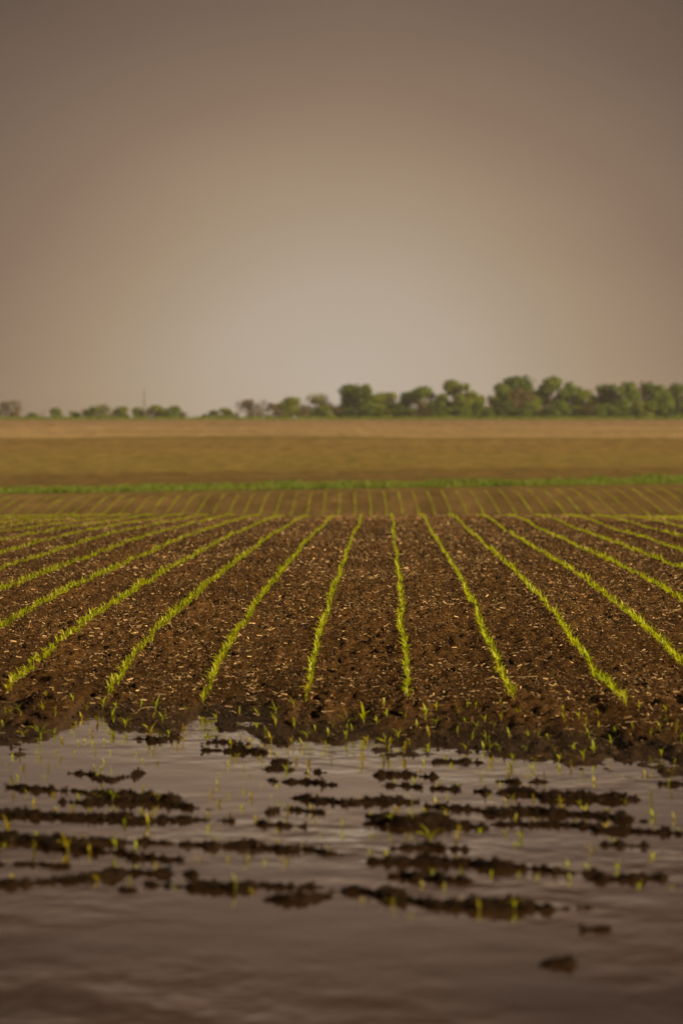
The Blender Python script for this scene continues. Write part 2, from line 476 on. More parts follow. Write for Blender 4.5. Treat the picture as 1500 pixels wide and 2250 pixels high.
# ------------------------------------------------------------------ mud banks standing out of the puddle
# (label, reference phrase, [(px, py, thickness in px) along the bank])
BANKS = [
    ('small low mud hump just off the shore, right of the notched inlet', 'the low hump by the inlet', [(452, 1634, 6), (485, 1628, 14), (522, 1634, 6)]),
    ('small dark mud tip off the shore, left of the notched inlet', 'the tip left of the inlet', [(315, 1625, 5), (345, 1626, 14), (372, 1624, 6)]),
    ('thin mud streak sloping down right below the low hump', 'the thin streak below the low hump', [(450, 1649, 5), (520, 1652, 7), (605, 1658, 8)]),
    ('tiny mud speck with a twig at the right end of the thin streak', 'the twig speck', [(590, 1675, 6), (625, 1675, 7)]),
    ('small pointed mud lump below the twig speck', 'the pointed lump below the twig speck', [(583, 1692, 5), (604, 1688, 14), (632, 1694, 6)]),
    ('small dark mud lump right of the pointed lump, mid puddle', 'the lump at mid puddle', [(686, 1697, 8), (705, 1696, 13), (735, 1698, 6)]),
    ('rough mud bar with clods above the long centre bar', 'the rough bar above the centre bar', [(598, 1714, 8), (640, 1714, 15), (678, 1712, 18), (705, 1722, 9), (745, 1728, 5)]),
    ('long thin mud bar at the centre, reaching the right-hand mound', 'the long centre bar', [(652, 1751, 9), (700, 1756, 14), (770, 1760, 12), (840, 1758, 13), (912, 1762, 10)]),
    ('flat dark mud bar behind the big left mound', 'the flat bar behind the left mound', [(150, 1700, 5), (190, 1704, 8), (240, 1714, 14), (312, 1702, 6)]),
    ('big clotted mud mound with seedlings, left of the puddle', 'the big left mound', [(15, 1733, 5), (60, 1736, 7), (180, 1742, 9), (225, 1745, 26), (285, 1748, 52), (345, 1750, 44), (400, 1768, 18), (455, 1780, 6)]),
    ('thin mud sliver in front of the big left mound', 'the sliver by the left mound', [(135, 1766, 4), (190, 1768, 7), (250, 1765, 9)]),
    ('long mud bar from the left edge under the big mound', 'the long left bar under the mound', [(-60, 1786, 20), (60, 1788, 20), (160, 1794, 18), (260, 1796, 26), (330, 1800, 28), (400, 1800, 18), (490, 1806, 6)]),
    ('short mud bar at the centre below the long centre bar', 'the short bar below the centre bar', [(598, 1784, 8), (625, 1780, 11), (684, 1785, 9)]),
    ('little mud streak at the centre below the short bar', 'the little centre streak', [(556, 1808, 8), (590, 1812, 9), (655, 1817, 5)]),
    ('broad cloddy mud bar at the left edge, third from the bottom', 'the broad left bar', [(-60, 1838, 26), (20, 1842, 36), (80, 1848, 34), (150, 1850, 38), (200, 1852, 24), (280, 1852, 14), (445, 1854, 10)]),
    ('crescent mud bar right of the broad left bar', 'the crescent bar', [(450, 1863, 7), (505, 1860, 18), (570, 1864, 22), (640, 1868, 24), (690, 1874, 10), (760, 1880, 4)]),
    ('narrow mud ridge trailing right from the broad left bar', 'the trailing ridge', [(110, 1866, 10), (200, 1874, 12), (260, 1880, 9), (330, 1890, 7), (400, 1894, 8)]),
    ('low mud patch at the left edge above the lowest left bar', 'the low patch at the left edge', [(-60, 1893, 18), (30, 1898, 20), (90, 1902, 14), (150, 1907, 5)]),
    ('rugged mud bar at the left edge, lowest of the left bars', 'the lowest left bar', [(-60, 1944, 18), (40, 1942, 20), (80, 1934, 18), (150, 1930, 24), (205, 1922, 44), (240, 1918, 34), (300, 1918, 14), (430, 1930, 5)]),
    ('dark chunky mud bar below the crescent bar', 'the chunky bar', [(340, 1946, 10), (400, 1948, 22), (450, 1946, 36), (515, 1946, 34), (560, 1940, 26), (620, 1946, 16), (680, 1952, 6)]),
    ('flat mud streak right of the chunky bar', 'the flat streak by the chunky bar', [(605, 1980, 6), (660, 1978, 14), (722, 1972, 7)]),
    ('short mud bar right of centre just off the shore', 'the upper right-centre bar', [(838, 1702, 7), (895, 1700, 12), (950, 1709, 5)]),
    ('pointed mud bar with dark lump below the upper right-centre bar', 'the pointed right-centre bar', [(840, 1729, 5), (870, 1725, 18), (910, 1728, 14), (960, 1735, 8), (1010, 1737, 4)]),
    ('thin straight mud streak hugging the shore right of centre', 'the straight streak by the shore', [(968, 1677, 5), (1010, 1675, 8), (1060, 1678, 5)]),
    ('small mud speck in pale water right of centre', 'the pale-water speck', [(1090, 1716, 6), (1112, 1717, 10), (1140, 1720, 5)]),
    ('single dark clod of mud in pale water above the right bars', 'the lone clod in pale water', [(1174, 1720, 8), (1186, 1719, 11), (1198, 1721, 6)]),
    ('humped mud bar on the right, uppermost of the right bars', 'the uppermost right bar', [(1040, 1738, 4), (1090, 1740, 12), (1150, 1736, 26), (1220, 1750, 22), (1300, 1752, 26), (1380, 1755, 20), (1410, 1758, 7)]),
    ('big dark mound of mud with the tallest seedling, right of centre', 'the big right-centre mound', [(815, 1796, 6), (858, 1796, 20), (880, 1795, 66), (920, 1800, 74), (955, 1800, 56), (990, 1810, 20), (1055, 1820, 8)]),
    ('jagged mud bar on the right, second from the top', 'the second right bar', [(955, 1772, 8), (1030, 1778, 13), (1100, 1786, 24), (1160, 1784, 26), (1240, 1790, 22), (1320, 1792, 34), (1380, 1802, 18), (1420, 1808, 5)]),
    ('long thin mud bar on the right tapering to the edge', 'the tapering right bar', [(1060, 1812, 8), (1130, 1814, 14), (1180, 1814, 20), (1260, 1816, 14), (1340, 1824, 13), (1420, 1830, 11), (1560, 1838, 7)]),
    ('faint mud smear below the tapering right bar', 'the faint right smear', [(1325, 1857, 6), (1370, 1856, 10), (1415, 1858, 5)]),
    ('faint mud smear below the big right-centre mound', 'the faint smear below the mound', [(860, 1864, 5), (930, 1860, 8), (1010, 1866, 5)]),
    ('straight dark mud bar right of centre, below the big mound', 'the straight dark bar', [(812, 1889, 6), (862, 1886, 20), (930, 1888, 28), (1020, 1892, 26), (1100, 1898, 30), (1150, 1904, 20), (1230, 1912, 13), (1285, 1916, 5)]),
    ('short low mud bar under the straight dark bar', 'the short bar under the dark bar', [(850, 1924, 8), (920, 1927, 17), (980, 1932, 13), (1025, 1938, 5)]),
    ('lone flat mud bar near the right edge', 'the lone bar by the right edge', [(1345, 1930, 7), (1390, 1929, 15), (1442, 1932, 7)]),
    ('tiny round mud lump left of the lone right bar', 'the tiny round lump', [(1303, 1941, 7), (1315, 1940, 10), (1327, 1942, 6)]),
    ('lumpy mud bar at bottom right of centre with a high right end', 'the bottom bar', [(740, 1962, 7), (800, 1962, 14), (860, 1965, 28), (900, 1975, 30), (960, 1988, 30), (1040, 1988, 38), (1095, 1984, 54), (1122, 1992, 26)]),
    ('rounded dark mud lump just right of the bottom bar', 'the rounded lump beside the bottom bar', [(1138, 1992, 12), (1155, 1986, 32), (1172, 1993, 10)]),
    ('thin mud tail right of the rounded dark lump', 'the thin mud tail', [(1175, 1998, 5), (1220, 1995, 8), (1272, 1994, 5)]),
    ('low drowned mud smear, lowest at the right', 'the drowned smear', [(1258, 2043, 2), (1295, 2042, 3), (1332, 2044, 2)]),
    ('single dark mud clod alone in the open foreground water', 'the lone foreground clod', [(1219, 2122, 8), (1226, 2120, 15), (1233, 2122, 8)]),
    ('small mud lump left of the chunky bar, alone in water', 'the small lone lump', [(276, 1954, 8), (286, 1952, 14), (296, 1956, 7)]),
    ('low muddy spit at the right edge just off the shore', 'the spit at the right edge', [(1440, 1722, 5), (1490, 1722, 9), (1560, 1726, 12), (1640, 1730, 6)]),
]
BANK_INFO = []


def build_bank(k, label, ref, pts):
    P = []
    for px, py, t in pts:
        w = at_z(px, py + t * .28, ZW)
        hgt = .0045 + t * .17 * w.y / F
        hd = .036 + t * .15 / (1.98 * F / w.y ** 2)
        P.append((w.x, w.y + hd * .5, hgt, hd))
    P = np.array(P)
    mg = .28
    x0, x1 = P[:, 0].min() - mg, P[:, 0].max() + mg
    y0, y1 = (P[:, 1] - P[:, 3]).min() - mg * .8, (P[:, 1] + P[:, 3]).max() + mg * .8
    s = .018
    gx, gy = np.meshgrid(np.arange(x0, x1, s), np.arange(y0, y1, s * 1.25), indexing='xy')
    jx = gx + .05 * vnoise(gx / .09, gy / .09, 20 + k)
    jy = gy + .06 * vnoise(gx / .5, gy / .3, 24 + k) + .05 * vnoise(gx / .30, gy / .10, 21 + k) + .022 * vnoise(gx / .09, gy / .05, 22 + k)
    best = np.full(gx.shape, 9.0); H = np.zeros(gx.shape)
    for a, b in zip(P[:-1], P[1:]):
        t = np.clip((jx - a[0]) / max(b[0] - a[0], 1e-4), 0, 1)
        cy, hh, hd = [a[i] + (b[i] - a[i]) * t for i in (1, 2, 3)]
        ex = np.maximum(np.maximum(a[0] - jx, jx - b[0]), 0)
        rho = np.sqrt((ex / np.maximum(hd, .05) * .8) ** 2 + ((jy - cy) / hd) ** 2)
        up = rho < best
        best = np.where(up, rho, best); H = np.where(up, hh, H)
    prof = 1 - sstep(0, 1.15, best)
    lump = .86 + .30 * np.abs(vnoise(gx / .13, gy / .09, 30 + k)) + .28 * vnoise(gx / .05, gy / .04, 31 + k) + .22 * vnoise(gx / .4, gy / .2, 32 + k)
    lump = lump * (1 - .40 * sstep(.1, .6, vnoise(gx / .45, gy / .055, 35 + k)))
    Z = ZW - .020 + (H + .020) * prof * np.clip(lump + .10, .3, 2.0) + .022 * prof * np.abs(vnoise(gx / .045, gy / .05, 33 + k)) + .012 * prof * vnoise(gx / .024, gy / .028, 34 + k)
    keep = best < 1.7
    ny, nx = gx.shape
    idx = -np.ones(ny * nx, int)
    i = (np.arange(ny - 1)[:, None] * nx + np.arange(nx - 1)[None, :]).ravel()
    kf = keep.ravel()
    q = np.stack([i, i + 1, i + 1 + nx, i + nx], 1)
    q = q[kf[q].all(1)]
    used = np.unique(q); idx[used] = np.arange(len(used))
    V = np.stack([gx.ravel(), gy.ravel(), Z.ravel()], 1)[used]
    c = P[len(P) // 2]
    V = V - np.array([c[0], c[1], ZW])
    o = link('mud_bank', mesh_np('mud_bank', V, idx[q], M['mud'], True), None, (c[0], c[1], ZW))
    tag(o, label, 'mud bank', 'mud banks standing out of the puddle')
    BANK_INFO.append((ref, P, V + np.array([c[0], c[1], ZW])))


for k, (lb, ref, pts) in enumerate(BANKS):
    build_bank(k, lb, ref, pts)


def surface(x, y):
    """height of whatever mud or soil is at x, y (ground or bank), and the bank's index if one is highest"""
    z = float(ground(x, y)); bi = -1
    for i, (ref, P, V) in enumerate(BANK_INFO):
        if V[:, 0].min() < x < V[:, 0].max() and V[:, 1].min() < y < V[:, 1].max():
            j = np.argmin((V[:, 0] - x) ** 2 + (V[:, 1] - y) ** 2)
            if V[j, 2] > z:
                z = float(V[j, 2]); bi = i
    return z, bi


# ------------------------------------------------------------------ corn seedlings
def leaf_geo(L, w, az, lift, droop, z0, seg=4, fold=True, twist=0.0):
    """an arched corn blade leaving the stem at height z0; returns verts and quads"""
    vs, fs = [], []
    ca, sa = math.cos(az), math.sin(az)
    r, z, ang = 0.0, z0, lift
    st = L / seg
    for i in range(seg + 1):
        t = i / seg
        ww = w * (math.sin(math.pi * min(1, .22 + .78 * t)) ** .8) * (1 if i < seg else .12)
        ww = max(ww, .0007)
        tw = twist * t
        sx, sz = math.cos(tw), math.sin(tw)
        px, py = r * ca, r * sa
        ox, oy = -sa * ww * .5 * sx, ca * ww * .5 * sx
        oz = ww * .5 * sz
        if fold:
            vs += [(px + ox, py + oy, z + oz + ww * .18), (px, py, z), (px - ox, py - oy, z - oz + ww * .18)]
        else:
            vs += [(px + ox, py + oy, z + oz), (px - ox, py - oy, z - oz)]
        r += st * math.cos(ang); z += st * math.sin(ang); ang -= droop / seg
    n = 3 if fold else 2
    for i in range(seg):
        for j in range(n - 1):
            a = i * n + j
            fs.append((a, a + 1, a + n + 1, a + n))
    return np.array(vs), np.array(fs)


def stem_geo(h, r0, r1, lean=0.0):
    vs, fs = [], []
    for i, (z, r) in enumerate(((-.04, r0), (h * .5, (r0 + r1) / 2), (h, r1))):
        for k in range(5):
            a = k * 2 * math.pi / 5
            vs.append((r * math.cos(a) + lean * z, r * math.sin(a), z))
    for i in range(2):
        for k in range(5):
            a, b = i * 5 + k, i * 5 + (k + 1) % 5
            fs.append((a, b, b + 5, a + 5))
    return np.array(vs), np.array(fs)


def seedling_parts(seed, seg=4, fold=True):
    q = random.Random(seed)
    base = q.uniform(0, 6.28)
    sh = q.uniform(.030, .045)
    parts = [('stem', stem_geo(sh, .0036, .0026))]
    nl = q.choice((3, 3, 4))
    for i in range(nl):
        top = i == nl - 1
        az = base + math.pi * i + q.uniform(-.35, .35)
        L = q.uniform(.075, .115) * (1 if not top else .85) * (.7 if i == 0 else 1)
        parts.append(('leaf', leaf_geo(L, q.uniform(.015, .021), az, q.uniform(.9, 1.25) if not top else q.uniform(1.25, 1.5),
                                       q.uniform(1.1, 2.0) if not top else q.uniform(.3, .9), sh * (.45 + .5 * i / nl), seg, fold, q.uniform(-.5, .5))))
    return parts


PROTO = []
for v in range(8):
    pr = []
    for nm, (V, Fc) in seedling_parts(100 + v):
        pr.append((nm, mesh_np(nm, V, Fc, M['leaf'], True), mesh_np(nm, V, Fc, M['leaf_yellow'], True)))
    PROTO.append(pr)


def joined(parts):
    V, Fs, off = [], [], 0
    for nm, (v, f) in parts:
        V.append(v); Fs.append(f + off); off += len(v)
    return np.concatenate(V), np.concatenate(Fs)


HI = [joined(seedling_parts(200 + v, 3, True)) for v in range(8)]
LO = [joined([p for p in seedling_parts(300 + v, 3, False) if p[0] == 'leaf']) for v in range(8)]
FAR = [joined([p for p in seedling_parts(400 + v, 2, False) if p[0] == 'leaf']) for v in range(6)]


def scatter(protos, xyz, scale, rot, tone, tilt=None, aniso=None):
    """many copies of a few small shapes as one mesh's arrays"""
    xyz, scale, rot = np.asarray(xyz), np.asarray(scale), np.asarray(rot)
    pick = rng.integers(0, len(protos), len(xyz))
    VV, FF, TT, off = [], [], [], 0
    for k, (V, Fc) in enumerate(protos):
        s = np.where(pick == k)[0]
        if not len(s):
            continue
        c, sn = np.cos(rot[s])[:, None], np.sin(rot[s])[:, None]
        vx = V[None, :, 0] * scale[s][:, None]; vy = V[None, :, 1] * scale[s][:, None]; vz = V[None, :, 2] * scale[s][:, None]
        if tilt is not None:
            t1 = tilt[s][:, None]
            vx, vz = vx * np.cos(t1) - vz * np.sin(t1), vx * np.sin(t1) + vz * np.cos(t1)
        W = np.stack([vx * c - vy * sn, vx * sn + vy * c, vz], -1) + xyz[s][:, None, :]
        n = V.shape[0]
        VV.append(W.reshape(-1, 3))
        FF.append((Fc[None] + (np.arange(len(s)) * n)[:, None, None] + off).reshape(-1, Fc.shape[1]))
        TT.append(np.repeat(tone[s], n)); off += n * len(s)
    return np.concatenate(VV), np.concatenate(FF), np.concatenate(TT)


def merge(chunks):
    V, Fs, T, off = [], [], [], 0
    for v, f, t in chunks:
        V.append(v); Fs.append(f + off); T.append(t); off += len(v)
    return np.concatenate(V), np.concatenate(Fs), np.concatenate(T)


ROW0, ROWS = .237, .762
ROW_END_PX = {-4: 1534, -3: 1532, -2: 1538, -1: 1544, 0: 1546, 1: 1556, 2: 1572}


def row_x(k, y):
    y = np.asarray(y, float)
    common = .030 * vnoise(y / 6.5, 0 * y, 50) + .012 * vnoise(y / 2.3, 0 * y, 51) + .05 * vnoise(y / 22, 0 * y, 53)
    return ROW0 + k * ROWS + common + .018 * vnoise(y / 1.4, 0 * y + k * 7.3, 52)


# the seven rows whose near ends are in view
ROWNAME = {-4: 'leftmost', -3: 'second', -2: 'third', -1: 'fourth', 0: 'fifth', 1: 'sixth', 2: 'seventh'}


def row_end(k):
    py = ROW_END_PX.get(k, 1535 if k < -3 else 1585)
    return at_z(750, py, -.01).y


chunks, spots_named = [], []
for k in range(-34, 30):
    ye = row_end(k)
    y = ye
    ys = []
    while y < 84:
        if abs(ROW0 + k * ROWS) < .15 * y + 1.0:
            ys.append(y)
        y += rnd.uniform(.065, .115) if y < 34 else rnd.uniform(.085, .15)
    if ys:
        ys = np.array(ys)
        xs = row_x(k, ys) + rng.normal(0, .007, len(ys))
        if k in (-4, -3, -2, -1, 0, 1, 2):      # the plants that end each row in view are built singly
            nn = 4
            spots_named += [(k, i, float(xs[i]), float(ys[i])) for i in range(nn)]
            xs, ys = xs[nn:], ys[nn:]
        zs = ground(xs, ys) - .004
        vig = (1 - .22 * sstep(30, 60, ys)) * np.clip(.95 + .22 * vnoise(ys / 1.1, 0 * ys + k, 54), .65, 1.25)
        sc = rng.uniform(.78, 1.10, len(ys)) * vig
        tone = np.clip(.5 + .3 * vnoise(ys / .9, 0 * ys + k, 55) + rng.normal(0, .2, len(ys)), 0, 1)
        rot = rng.uniform(0, 6.28, len(ys))
        p = np.stack([xs, ys, zs], 1)
        for prot, sel in ((HI, ys < 30), (LO, ys >= 30)):
            if sel.any():
                chunks.append(scatter(prot, p[sel], sc[sel], rot[sel], tone[sel]))
    # the same rows climbing the slope beyond the dip
    if abs(k) < 46:
        ys = np.arange(119, 153, .17) + rng.uniform(-.03, .03, len(np.arange(119, 153, .17)))
        xs = ROW0 + k * ROWS + .12 * vnoise(ys / 18, 0 * ys, 56) + rng.normal(0, .015, len(ys))
        sel = np.abs(xs) < .17 * ys
        if sel.any():
            xs, ys = xs[sel], ys[sel]
            p = np.stack([xs, ys, ground(xs, ys) - .004], 1)
            chunks.append(scatter(FAR, p, rng.uniform(.75, 1.25, len(xs)) * (1 - .6 * sstep(147, 153, ys)) * np.clip(.95 + .35 * vnoise(xs * 3, ys / 3, 57), .5, 1.3), rng.uniform(0, 6.28, len(xs)), rng.uniform(.2, .8, len(xs))))

# the scattered plants of the flooded headland: foot and height as read in the photograph (px)
S = 3.947
HEAD = {
    (0, 1520): [(90,130,70),(165,150,60),(50,190,60),(25,255,50),(195,325,80),(180,205,40),(395,110,50),(370,180,70),(480,215,70),(470,310,85),(355,355,110),(635,125,60),(710,180,70),(655,225,55),(750,130,50),(890,120,80),(845,200,70),(650,305,50),(540,370,60),(735,375,40),(800,310,60),(905,375,45),(985,240,90),(975,320,60),(1085,265,90),(985,150,40),(1010,130,50),(1220,130,55),(1345,150,85),(1300,340,150),(1440,190,50),(1410,245,70),(1325,215,50),(1465,310,40),(1395,395,40),(330,410,30),(805,430,40),(680,425,25),(480,500,40),(645,500,35),(825,505,35),(960,510,40),(1185,520,40),(1320,510,25),(105,545,45),(180,560,50),(345,555,50),(525,565,50),(65,630,50),(200,640,60),(420,640,50),(820,650,50),(975,660,40),(1365,595,40),(905,590,25),(1240,580,20),(155,720,40),(385,720,45),(110,760,60),(845,705,40),(885,720,60),(125,880,60),(240,860,50),(455,880,50),(685,900,60),(845,900,60),(980,920,80),(1235,910,60),(1370,930,60),(290,990,90),(630,990,70),(495,1010,50),(785,1000,50),(1330,1020,60),(1230,1020,40)],
    (370, 1520): [(160,155,50),(285,210,70),(415,215,60),(615,165,55),(765,180,60),(935,175,70),(1090,165,70),(910,210,50),(930,275,60),(1095,280,75),(1185,235,55),(1425,275,50),(1270,295,40),(1200,350,75),(1385,350,45),(845,345,60),(890,425,80),(765,275,45),(635,335,50),(485,345,60),(125,270,60),(330,420,65),(125,425,80),(70,450,60),(710,420,60),(820,470,60),(680,490,50),(540,490,60),(1065,415,60),(1155,450,70),(1040,500,60),(1365,440,60),(590,555,55),(790,560,55),(945,545,50),(1100,580,70),(1215,600,70),(1345,515,35),(1410,590,35),(515,620,60),(655,635,40),(865,635,50),(1025,660,80),(1210,690,60),(675,705,50),(430,785,50),(455,695,25),(810,795,40),(945,790,35),(520,880,40),(370,870,70),(710,890,60),(895,880,40),(430,950,70),(655,845,25),(635,980,40),(1030,1000,80),(960,960,30),(1240,1000,60),(1290,890,30)],
    (740, 1520): [(85,255,110),(230,255,140),(405,200,60),(430,250,60),(345,295,60),(75,365,60),(130,310,35),(260,370,80),(415,370,60),(455,510,120),(590,245,55),(765,250,100),(860,205,45),(860,285,60),(695,300,50),(530,355,70),(580,520,85),(630,465,50),(800,395,65),(790,460,45),(1045,215,60),(1200,205,55),(1130,195,30),(1110,275,35),(1205,315,55),(1280,275,45),(1410,195,50),(1420,270,70),(1360,320,50),(1045,330,50),(1170,410,70),(1285,410,60),(1115,490,70),(1320,500,90),(1340,590,80),(1270,480,40),(1410,500,55),(1490,370,60),(950,570,70),(755,600,50),(410,570,70),(570,600,50),(230,590,110),(150,450,50),(495,690,50),(720,690,50),(990,620,35),(1250,720,80),(1490,640,60),(665,760,60),(500,760,40),(870,790,60),(1060,800,60),(1480,710,60),(1420,780,40),(1330,880,40),(205,900,50),(650,940,70),(860,950,70),(965,890,40),(1470,930,60),(510,1000,50),(945,1010,60),(770,1010,60)],
    (1120, 1520): [(75,225,70),(460,225,40),(470,300,80),(600,270,55),(655,310,60),(765,250,50),(770,300,40),(915,360,60),(1120,250,60),(1345,270,60),(1360,330,50),(1440,390,80),(1300,390,60),(1480,480,60),(245,345,40),(335,415,60),(150,400,50),(145,480,50),(20,560,60),(390,510,50),(555,500,60),(690,430,80),(730,530,90),(635,590,70),(880,440,65),(1065,400,50),(1220,440,60),(1310,545,55),(210,580,60),(420,590,70),(10,640,60),(200,660,80),(430,650,50),(535,630,60),(860,600,50),(1230,630,60),(1425,630,50),(160,710,60),(295,750,50),(140,800,50),(740,760,60),(370,850,50),(1170,690,50),(1400,700,60),(1370,780,60),(1220,870,60),(1400,880,50),(20,900,60),(205,910,60),(440,930,60),(465,1000,60),(650,1010,70),(1000,930,60),(1230,970,80),(850,1020,50),(605,930,40)],
    (0, 1740): [(75,330,150),(320,345,60),(290,470,90),(45,430,40),(590,480,190),(550,460,60),(725,360,50),(780,490,70),(985,380,60),(1005,500,70),(1170,520,80),(1225,390,50),(1075,245,75),(1280,260,120),(1345,160,60),(100,720,75),(845,740,80),(1120,780,90),(1350,630,60)],
    (370, 1740): [(345,180,50),(525,210,60),(755,220,60),(1020,225,40),(1275,235,50),(1335,340,50),(345,290,40),(945,310,50),(420,430,60),(575,410,50),(945,440,60),(1165,440,60),(1375,480,70),(690,570,90),(515,560,50),(840,580,40),(1025,580,90),(275,550,60),(65,800,50),(580,820,80),(740,840,60),(1240,130,50)],
    (740, 1740): [(295,170,40),(45,250,40),(530,140,50),(470,260,70),(650,270,80),(610,370,60),(815,390,170),(1055,290,50),(1035,400,80),(950,170,50),(300,360,50),(470,390,50),(50,350,40),(285,500,40),(430,500,40),(1245,310,40),(1450,330,50),(1060,540,50),(835,660,50),(1085,680,70),(1340,690,40),(735,780,50),(935,800,60),(490,950,90),(220,910,50),(1235,990,80),(1060,920,40),(640,1060,40)],
    (1120, 1740): [(470,140,70),(655,150,80),(845,160,50),(240,240,70),(45,210,60),(570,230,50),(830,290,80),(100,370,90),(40,430,40),(710,480,90),(905,400,40),(1240,190,90),(1260,310,50),(1420,210,70),(1460,320,50),(1240,530,60),(930,640,70),(670,630,60),(500,600,50),(80,690,50),(240,710,50),(520,730,60),(1120,790,70),(40,990,60),(1400,800,40)],
}
ORD = ['leftmost', 'second from left', 'third from left', 'fourth from left', 'fifth from left', 'sixth from left', 'seventh from left', 'eighth from left', 'ninth from left',
       'tenth from left', 'eleventh from left', 'twelfth from left', 'thirteenth from left', 'fourteenth from left', 'fifteenth from left', 'sixteenth from left']


def make_seedling(x, y, z, scale, yellow, label, group):
    pr = PROTO[rnd.randrange(len(PROTO))]
    e = link('corn_seedling', None, None, (x, y, z))
    e.empty_display_size = .05
    e.rotation_euler = (rnd.uniform(-.15, .15), rnd.uniform(-.15, .15), rnd.uniform(0, 6.28))
    e.scale = (scale, scale, scale)
    tag(e, label, 'seedling', group)
    for nm, m0, m1 in pr:
        link(nm, m1 if yellow else m0, e)
    return e


def build_headland():
    things, loose = [], []
    for (ox, oy), L in HEAD.items():
        for X, Y, h in L:
            px, py = ox + X / S, oy + Y / S
            w = at_z(px, py, ZW + .02 if py > 1620 else -.03)
            z, bi = surface(w.x, w.y)
            wet = z < ZW - .002
            z0 = max(z, ZW - .014)
            hm = h / S * w.y / F
            sc = min(1.12, max(.38, (hm + (.012 if wet else .004)) / .105)) * (1.10 if wet else 1.42)
            (things if h >= 50 and len(things) < 268 else loose).append((px, py, w.x, w.y, z0 - .002, sc, wet, bi))
    # what singles each one out: the mud bank, stretch of shore or water it stands in, and its order there
    classes = {}
    for t in things:
        px, py, x, y, z, sc, wet, bi = t
        if bi >= 0:
            key = 'on ' + BANK_INFO[bi][0]
        elif not wet and py < 1700:
            k = min(range(-4, 3), key=lambda q: abs(at_px_row(q) - px))
            depth = 'near the plants' if py < shore_py(px) - 45 else 'by the water'
            key = 'on mud below the %s row, %s' % (ROWNAME[k], depth)
        else:
            best = min(range(len(BANK_INFO)), key=lambda i: float(np.min((BANK_INFO[i][1][:, 0] - x) ** 2 + (.35 * (BANK_INFO[i][1][:, 1] - y)) ** 2)))
            ref, P, _ = BANK_INFO[best]
            yb = float(np.interp(x, P[:, 0], P[:, 1]))
            key = 'in water %s %s' % ('beyond' if y > yb else 'before', ref)
        classes.setdefault(key, []).append(t)
    for key, ts in classes.items():
        ts.sort(key=lambda t: t[0])
        for i, (px, py, x, y, z, sc, wet, bi) in enumerate(ts):
            yel = rnd.random() < (.75 if wet else .3)
            colr = 'yellowed' if yel else 'green'
            lead = ('lone ' if len(ts) == 1 else '') + colr + ' corn seedling ' + key
            lab = lead if len(ts) == 1 else lead + ', ' + ORD[min(i, len(ORD) - 1)]
            make_seedling(x, y, z, sc, yel, lab, 'scattered seedlings of the flooded headland')
    return loose


def at_px_row(k):
    return {-4: 30, -3: 240, -2: 455, -1: 680, 0: 908, 1: 1140, 2: 1390}[k]


_SPX = np.array(SHORE_PX)


def shore_py(px):
    return float(np.interp(px, _SPX[:, 0], _SPX[:, 1]))


loose = build_headland()
NTH = ['end', 'second', 'third', 'fourth', 'fifth']
for k, i, x, y in spots_named:
    make_seedling(x, y, float(ground(x, y)) - .004, rnd.uniform(.95, 1.2), rnd.random() < .2,
                  'lush corn seedling, %s plant of the %s row counted from the puddle' % (NTH[i], ROWNAME.get(k, 'last')), 'corn seedlings ending the crop rows')
lx = np.array([[t[2], t[3], t[4]] for t in loose])
chunks.append(scatter(HI, lx, np.array([t[5] for t in loose]), rng.uniform(0, 6.28, len(loose)), rng.uniform(.5, 1, len(loose))))
V, Fc, T = merge([c for c in chunks if c[1].shape[1] == 4])
tag(link('corn_crop', mesh_np('corn_crop', V, Fc, M['row'], True, {'tone': T})), 'bright green young corn in long drilled rows over dark soil', 'corn crop', None, 'stuff')

# ------------------------------------------------------------------ crop residue, crumbs and clods
def rand_view(n, y0, y1, p=.9):
    """points over the field, sparser with distance"""
    u = rng.uniform(0, 1, n)
    y = (y0 ** p + u * (y1 ** p - y0 ** p)) ** (1 / p)
    return rng.uniform(-1, 1, n) * (.142 * y + .5), y


def straw_proto(seed):
    """one flake of leaf or stalk: a narrow, slightly twisted strip"""
    q = np.random.default_rng(seed)
    w = q.uniform(.09, .30)
    r0, r1 = q.uniform(-1.35, .5), q.uniform(-.5, .5)
    b = q.uniform(-.1, .1)
    vs = []
    for t, r in ((-.5, r0 - r1), (.5, r0 + r1)):
        ww = w * q.uniform(.5, 1)
        vs += [(t, b * t + ww / 2 * math.cos(r), ww / 2 * math.sin(r)), (t, b * t - ww / 2 * math.cos(r), -ww / 2 * math.sin(r))]
    return np.array(vs), np.array([(0, 1, 3, 2)])


